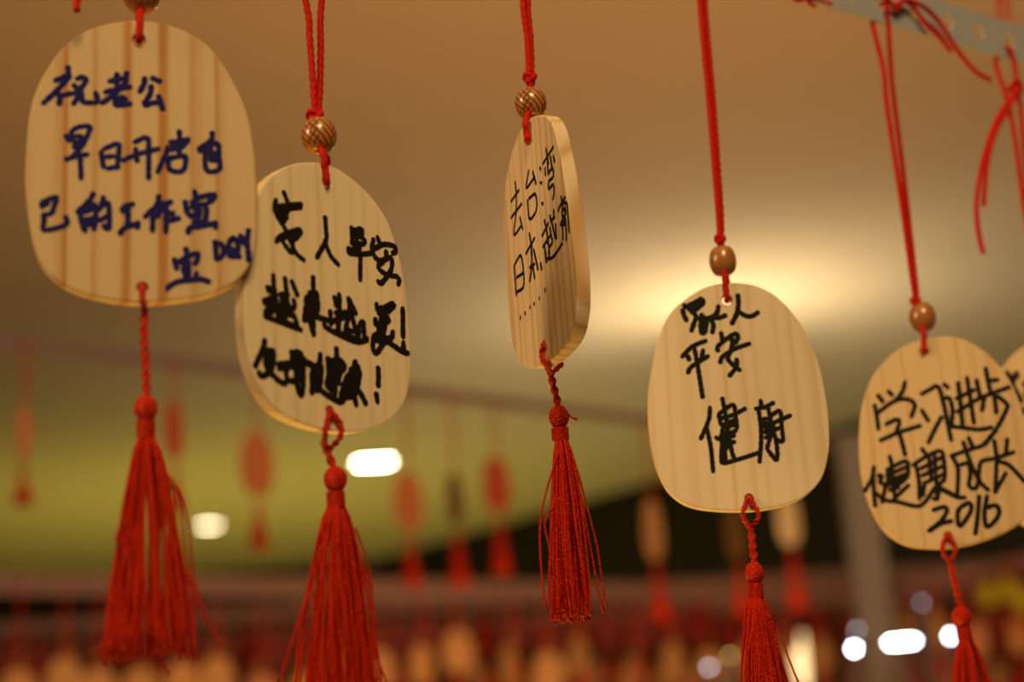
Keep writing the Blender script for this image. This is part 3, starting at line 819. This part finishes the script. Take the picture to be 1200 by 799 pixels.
o = strip('perforated_rail', Cs, Ce, 0.034, .04, .005, .003, M_railb, '')
o['label'] = 'long blurred grey rail low across the background, above the crowded plaques'; o['category'] = 'rail'
q = Cs - NC * .032
post('rail_post', q.x, q.y, q.z + .02, .04, M_railb, 'grey post at the left end of the low rail, out of frame')
pp = Ce + dC * .048
post('rail_post', pp.x, pp.y, pp.z + .03, .04, M_railb, 'grey post where the two low rails meet, hidden behind the thicker post')
# rail D from the post to the right
D0 = pp + V((.052, -.012, 0)); ZD = ZC + .01
D1 = Z_at(1230, 652, ZD)
D0.z = ZD
dD = (D1 - D0).normalized(); ND = V((dD.y, -dD.x, 0)); ND = ND if ND.y < 0 else -ND
o = strip('perforated_rail', D0, D1, .03, .04, .005, .003, M_railb, '')
o['label'] = 'blurred grey rail at the lower right, behind the plaque dated 2016'; o['category'] = 'rail'
q = D1 - ND * .032
post('rail_post', q.x, q.y, q.z + .02, .04, M_railb, 'grey post at the right end of the lower right rail, out of frame')

egg = []
for i in range(28):
    a = 2 * math.pi * i / 28; x = math.sin(a); y = math.cos(a)
    egg.append((0.5 * math.copysign(abs(x) ** .82, x) * (1 - .10 * y), .5 * math.copysign(abs(y) ** .9, y)))
protos = {}


def proto(w, h, m, clen, tlen):
    """meshes of one background plaque, origin at the rail"""
    key = (round(w, 3), round(h, 3), m.name, round(clen, 3), round(tlen, 3))
    if key in protos: return protos[key]
    bm_ = board_mesh([(x * w, y * h - clen - h / 2) for x, y in egg][::-1], [], .005, .0006)
    bm_.transform(Matrix.Rotation(math.pi / 2, 4, 'X')); bm_.materials.append(m)
    mb = MB()
    mb.tube([V((-.003, -.003, 0)), V((-.002, -.0045, -clen * .5)), V((0, -.004, -clen * .9)), V((0, -.0035, -clen - .004))], .0011, 5)
    mb.tube([V((-.003, -.003, 0)), V((.001, -.003, .004)), V((.004, -.003, 0)), V((.003, -.0045, -clen * .5)), V((0, -.004, -clen * .9))], .0011, 5)
    cm = mesh('cord', mb.v, mb.f); cm.materials.append(M_cord)
    mb = MB(); zb = -clen * .86
    mb.lathe([(.001, zb + .006), (.0045, zb + .004), (.006, zb), (.0045, zb - .004), (.001, zb - .006)], 10, Matrix.Translation((0, -.004, 0)))
    bdm = mesh('bead', mb.v, mb.f); bdm.materials.append(M_bead_p)
    mb = MB(); zt_ = -clen - h + .004; 
    mb.tube([V((0, -.0035, zt_)), V((0, -.003, zt_ - .010)), V((0, 0, zt_ - .016))], .001, 5)
    z0 = zt_ - .014
    mb.lathe([(.001, z0), (.004, z0 - .002), (.005, z0 - .006), (.003, z0 - .010), (.003, z0 - .013), (.006, z0 - .022), (.009, z0 - tlen * .7), (.012, z0 - tlen), (.002, z0 - tlen + .003)], 14, wob=.08)
    tm = mesh('tassel', mb.v, mb.f); tm.materials.append(M_thread)
    protos[key] = (bm_, cm, bdm, tm)
    return protos[key]


def hang(pos, yaw, w, h, m, clen, tlen, label, group, bead=True):
    e = empty('wish_plaque', pos, label, 'plaque', group, yaw)
    mw = parent_world[e]
    for nm, me in zip(('board', 'cord', 'bead', 'tassel'), proto(w, h, m, clen, tlen)):
        if nm == 'bead' and not bead: continue
        link(nm, me, None, e, mw)
    return e


def on_rail(px, py, z): return Z_at(px, py, z)


def rail_hit(px, p0, n, z):
    # the point of the rail seen in image column px (the column leans with the camera)
    lo, hi = -400.0, 1200.0
    for _ in range(40):
        m_ = (lo + hi) / 2
        if hit(px + (m_ - 640) * .07, m_, p0, n).z > z: lo = m_
        else: hi = m_
    return hit(px + (lo - 640) * .07, lo, p0, n)


yawB = math.atan2(dB.y, dB.x); yawC = math.atan2(dC.y, dC.x); yawD = math.atan2(dD.y, dD.x)
GB = 'blurred plaques on the middle rail'
# px of plaque centre, py of its top, height px, width factor, material, yaw offset, tassel px, label
for px, y0, hp, wp, m, tl, lab in (
    (44, 478, 62, 16, M_bgpink, 42, 'blurred pinkish plaque seen edge-on at the far left of the middle rail'),
    (216, 470, 72, 24, M_bgred, 50, 'blurred narrow red plaque left of the small round ceiling lamp'),
    (311, 505, 78, 44, M_bgpink, 50, 'blurred oval red plaque below the thick-written plaque, on the middle rail'),
    (483, 553, 68, 40, M_bgpink, 56, 'blurred oval pink-red plaque just below the bright oblong ceiling lamp'),
    (537, 553, 62, 20, M_bgdark, 62, 'blurred narrow dark brown plaque between two red ones'),
    (586, 535, 66, 38, M_bgred, 62, 'blurred oval red plaque just left of the middle plaque tassel'),
    (763, 585, 70, 26, M_bgwood, 60, 'blurred narrow tan plaque before the dark wall, left of the two-column plaque'),
    (858, 590, 66, 30, M_bgdark, 55, 'blurred dim brown plaque under the two-column plaque'),
    (921, 575, 64, 34, M_cream, 66, 'blurred bright cream plaque with glowing red tassel, left of the grey post')):
    q = rail_hit(px, B0, NB, ZB)
    d = (q - CAM).dot(ROT @ V((0, 0, -1))); s_ = d / F
    rr = hit(px, y0, B0, NB)
    hang(q + NB * .002, yawB, wp * s_, hp * s_, m, max(.01, (q.z - rr.z)), tl * s_, lab, GB, bead=False)

# crowded rows
rnd = random.Random(11)
GC = 'crowded blurred plaques along the bottom'
ORD = 'first second third fourth fifth sixth seventh eighth ninth tenth eleventh twelfth thirteenth fourteenth fifteenth sixteenth seventeenth eighteenth nineteenth twentieth twenty-first twenty-second twenty-third'.split()
def row(P0, dd, NN, z, pxs, ytop, mats, gl, group, yaw, hh=(.07, .078), off=0.0, tl=.05, front=.004):
    for i_, px in enumerate(pxs):
        p0 = P0 - NN * off
        q = rail_hit(px, p0, NN, z)
        yt = ytop(px) + rnd.uniform(-12, 12)
        rr = hit(px, yt, p0, NN)
        m = rnd.choice(mats)
        h = rnd.uniform(*hh)
        cl = round(max(.03, q.z - rr.z) / .008) * .008
        hang(q + NN * front, yaw + rnd.uniform(-.5, .5), .058, round(h / .004) * .004, m, cl, tl, gl.replace('@', ORD[i_] if '@' in gl else ''), group, bead=True)


row(C0, dC, NC, ZC, [x + rnd.uniform(-8, 8) for x in range(-30, 990, 47)], lambda x: 780 - 30 * math.exp(-((x - 560) / 130) ** 2) - (20 if x > 640 else 0),
    [M_bgwood, M_bgwood, M_bgwood2], 'blurred tan plaque, @ from the left in the row under the long low rail', GC, yawC)
row(D0, dD, ND, ZD, [x + rnd.uniform(-8, 8) for x in range(1045, 1225, 44)], lambda x: 725,
    [M_bgwood, M_bgwood2, M_bgwood], 'blurred tan plaque, @ from the left under the lower right rail', 'blurred plaques on the lower right rail', yawD)

# second stand behind: a rail of red plaques, then a rail of tan ones
def back_rail(y, z, x0, x1, label):
    a = V((x0, y, z)); b = V((x1, y + .25, z))
    o = strip('perforated_rail', a, b, .03, .06, .006, .003, M_railb, ''); o['label'] = label; o['category'] = 'rail'
    d = (b - a).normalized(); n = V((d.y, -d.x, 0)); n = n if n.y < 0 else -n
    for q, nm in ((a, 'left'), (b, 'right')):
        q2 = q - n * .032
        post('rail_post', q2.x, q2.y, z + .02, .04, M_railb, 'grey post at the %s end of the rail with the %s' % (nm, label.split(' with ')[-1]))
    return a, b, d, n, z


Ra = back_rail(3.9, 1.6 + 3.9 * .112, -1.5, 1.9, 'hidden blurred rail behind the low rail, with dark red plaques')
row(Ra[0], Ra[2], Ra[3], Ra[4], [x + rnd.uniform(-3, 3) for x in range(-30, 1220, 35)], lambda x: 716,
    [M_bgdred], 'blurred dark red plaque in the red row behind the low rail', 'red plaques behind the low rail', 0.07, (.09, .11), tl=.06)
Rb = back_rail(4.8, 1.6 + 4.8 * .098, -1.8, 2.3, 'hidden blurred rail at the back, with far tan plaques')
row(Rb[0], Rb[2], Rb[3], Rb[4], [x + rnd.uniform(-8, 8) for x in range(-30, 1220, 36)], lambda x: 778,
    [M_bgwood, M_bgwood2, M_bgdark], 'blurred far plaque at the very back of the crowd', 'far plaques at the back', 0.06, (.07, .09))
# yellow-green tags lower right
for px, py, wh in ((1165, 682, 'leftmost'), (1190, 676, 'middle one'), (1207, 690, 'rightmost')):
    q = rail_hit(px, D0, ND, ZD); rr = hit(px, py, D0, ND)
    hang(q + ND * .03, yawD, .045, .05, M_leaf, max(.015, q.z - rr.z + .0), .03, 'blurred yellow-green paper tag at the lower right edge, %s of three' % wh, 'yellow-green tags at the lower right', bead=False)


# ------------------------------------------------------------------ lamps
def disc_light(name, c, r, color, strength, label, axis='Z', ry=None, cat='lamp', drop=.012):
    """recessed downlight: ring, glowing lens"""
    e = empty(name, c, label, cat)
    m = mat('glowing_lens_' + name, (1, 1, 1), .4, .3, emit=color, estr=strength)
    sy = (ry or r) / r
    mt = Matrix.Translation(c) @ Matrix.Diagonal((1, sy, 1, 1))
    mb = MB(); mb.lathe([(r, -.003), (r * 1.15, -.006), (r * 1.22, 0.0), (r, 0)], 28, mt); mb.build('trim_ring', M_rail, e)
    mb = MB(); mb.lathe([(0.0005, -.0042), (r * .6, -.004), (r, -.003)], 28, mt); mb.build('lens', m, e)
    return e


c = Z_at(438, 541, CEIL)
disc_light('downlight', c, .085, (1, .86, .55), 60, 'bright oblong recessed ceiling lamp, glowing right of the second tassel', ry=.04)
c = Z_at(245, 615, CEIL)
disc_light('downlight', c, .06, (1, .82, .5), 22, 'small round ceiling lamp glowing right of the leftmost tassel', ry=.03)
# pendant hidden behind the fourth plaque; it makes the glow on the ceiling
c = Z_at(846, 360, CEIL)
e = empty('pendant_lamp', c, 'small warm pendant lamp near the ceiling, hidden behind the two-column plaque', 'lamp')
LZ = .48
mb = MB(); mb.tube([c, c - V((0, 0, LZ - .05))], .004, 6); mb.build('pendant_cable', M_dark, e)
mb = MB(); mb.lathe([(.001, .05), (.025, .045), (.03, .0), (.028, -.01)], 20, Matrix.Translation(c - V((0, 0, LZ)))); mb.build('lamp_holder', M_rail, e)
mb = MB(); mb.lathe([(.0005, -.075), (.03, -.066), (.045, -.04), (.04, -.012), (.026, 0)], 20, Matrix.Translation(c - V((0, 0, LZ)))); 
mb.build('bulb', mat('glowing_bulb', (1, 1, 1), .4, .3, emit=(1, .8, .5), estr=25), e)
lp = light('pendant_bulb_light', 'POINT', c - V((0, 0, LZ - .0)) + V((.0, -.06, -.03)), 28, (1, .73, .43), .05)


def spot_lamp(px, py, d, w, h, color, s, label):
    q = P(px, py, d); e = empty('spot_lamp', q, label, 'lamp')
    r = (CAM - q); r.z = 0; r.normalize(); rot = r.to_track_quat('Z', 'Y').to_matrix().to_4x4()
    mt = Matrix.Translation(q) @ rot
    m = mat('cool_lamp_lens', (1, 1, 1), .4, .3, emit=color, estr=s)
    mb = MB(); mb.lathe([(.0005, .001), (.5, .001)], 24, mt @ Matrix.Diagonal((w, h, 1, 1))); mb.build('lens', m, e)
    mb = MB(); mb.lathe([(.5, 0.002), (.56, .002), (.56, -.05), (.001, -.06)], 24, mt @ Matrix.Diagonal((w, h, 1, 1))); mb.build('housing', M_rail, e)
    a = q - r * .05
    mb = MB(); mb.tube([a, V((a.x, a.y, .0))], .012, 8); mb.build('stand', M_railb, e)


spot_lamp(1001, 760, 2.6, .006, .006, (.75, .92, 1), 60, 'round cool white lamp blurred at the lower right, left of the long white one')
spot_lamp(1057, 752, 2.6, .044, .005, (.75, .92, 1), 60, 'long cool white lamp blurred at the lower right, widest of the three')
spot_lamp(1114, 745, 2.6, .006, .006, (.75, .92, 1), 40, 'round cool white lamp blurred behind the right tassel')
spot_lamp(831, 782, 2.7, .005, .005, (.7, .85, 1), 9, 'dim bluish lamp blurred at the bottom, left of the fourth tassel')
spot_lamp(855, 768, 2.7, .004, .004, (.8, .8, .2), 7, 'dim yellow-green lamp blurred beside the fourth tassel')
spot_lamp(1004, 738, 2.65, .005, .005, (.7, .85, 1), 5, 'faint bluish lamp blurred just above the round cool white one')
spot_lamp(1080, 706, 2.65, .005, .005, (.8, .7, 1), 3, 'faint lilac lamp blurred under the plaque dated 2016')
# lit paper lamp low right
q = P(938, 772, 4.6); e = empty('paper_lamp', (q.x, q.y, 0), 'tall warm white paper lamp glowing between the fourth tassel and the cool lamps', 'lamp')
mb = MB(); mb.lathe([(.001, -.075), (.012, -.074), (.016, -.02), (.016, .06), (.011, .068), (.001, .069)], 20, Matrix.Translation(q)); mb.build('lamp_shade', mat('lit_paper', (1, .9, .7), .6, .2, emit=(1, .72, .34), estr=2.2), e)
mb = MB(); mb.tube([q - V((0, 0, .075)), V((q.x, q.y, .01))], .009, 8); mb.build('stem', M_railb, e)
mb = MB(); mb.lathe([(.12, 0), (.12, .012), (.01, .02)], 24, Matrix.Translation((q.x, q.y, 0)), cap=True); mb.build('base', M_railb, e)
# unseen spot added to brighten the cream plaque and its tassel
q = P(925, 630, 2.3)
light('added_plaque_spot', 'SPOT', q + V((.15, -.7, .75)), 9, (1, .8, .5), .02, target=q + V((0, .35, 0)), spot=.16, blend=.6)
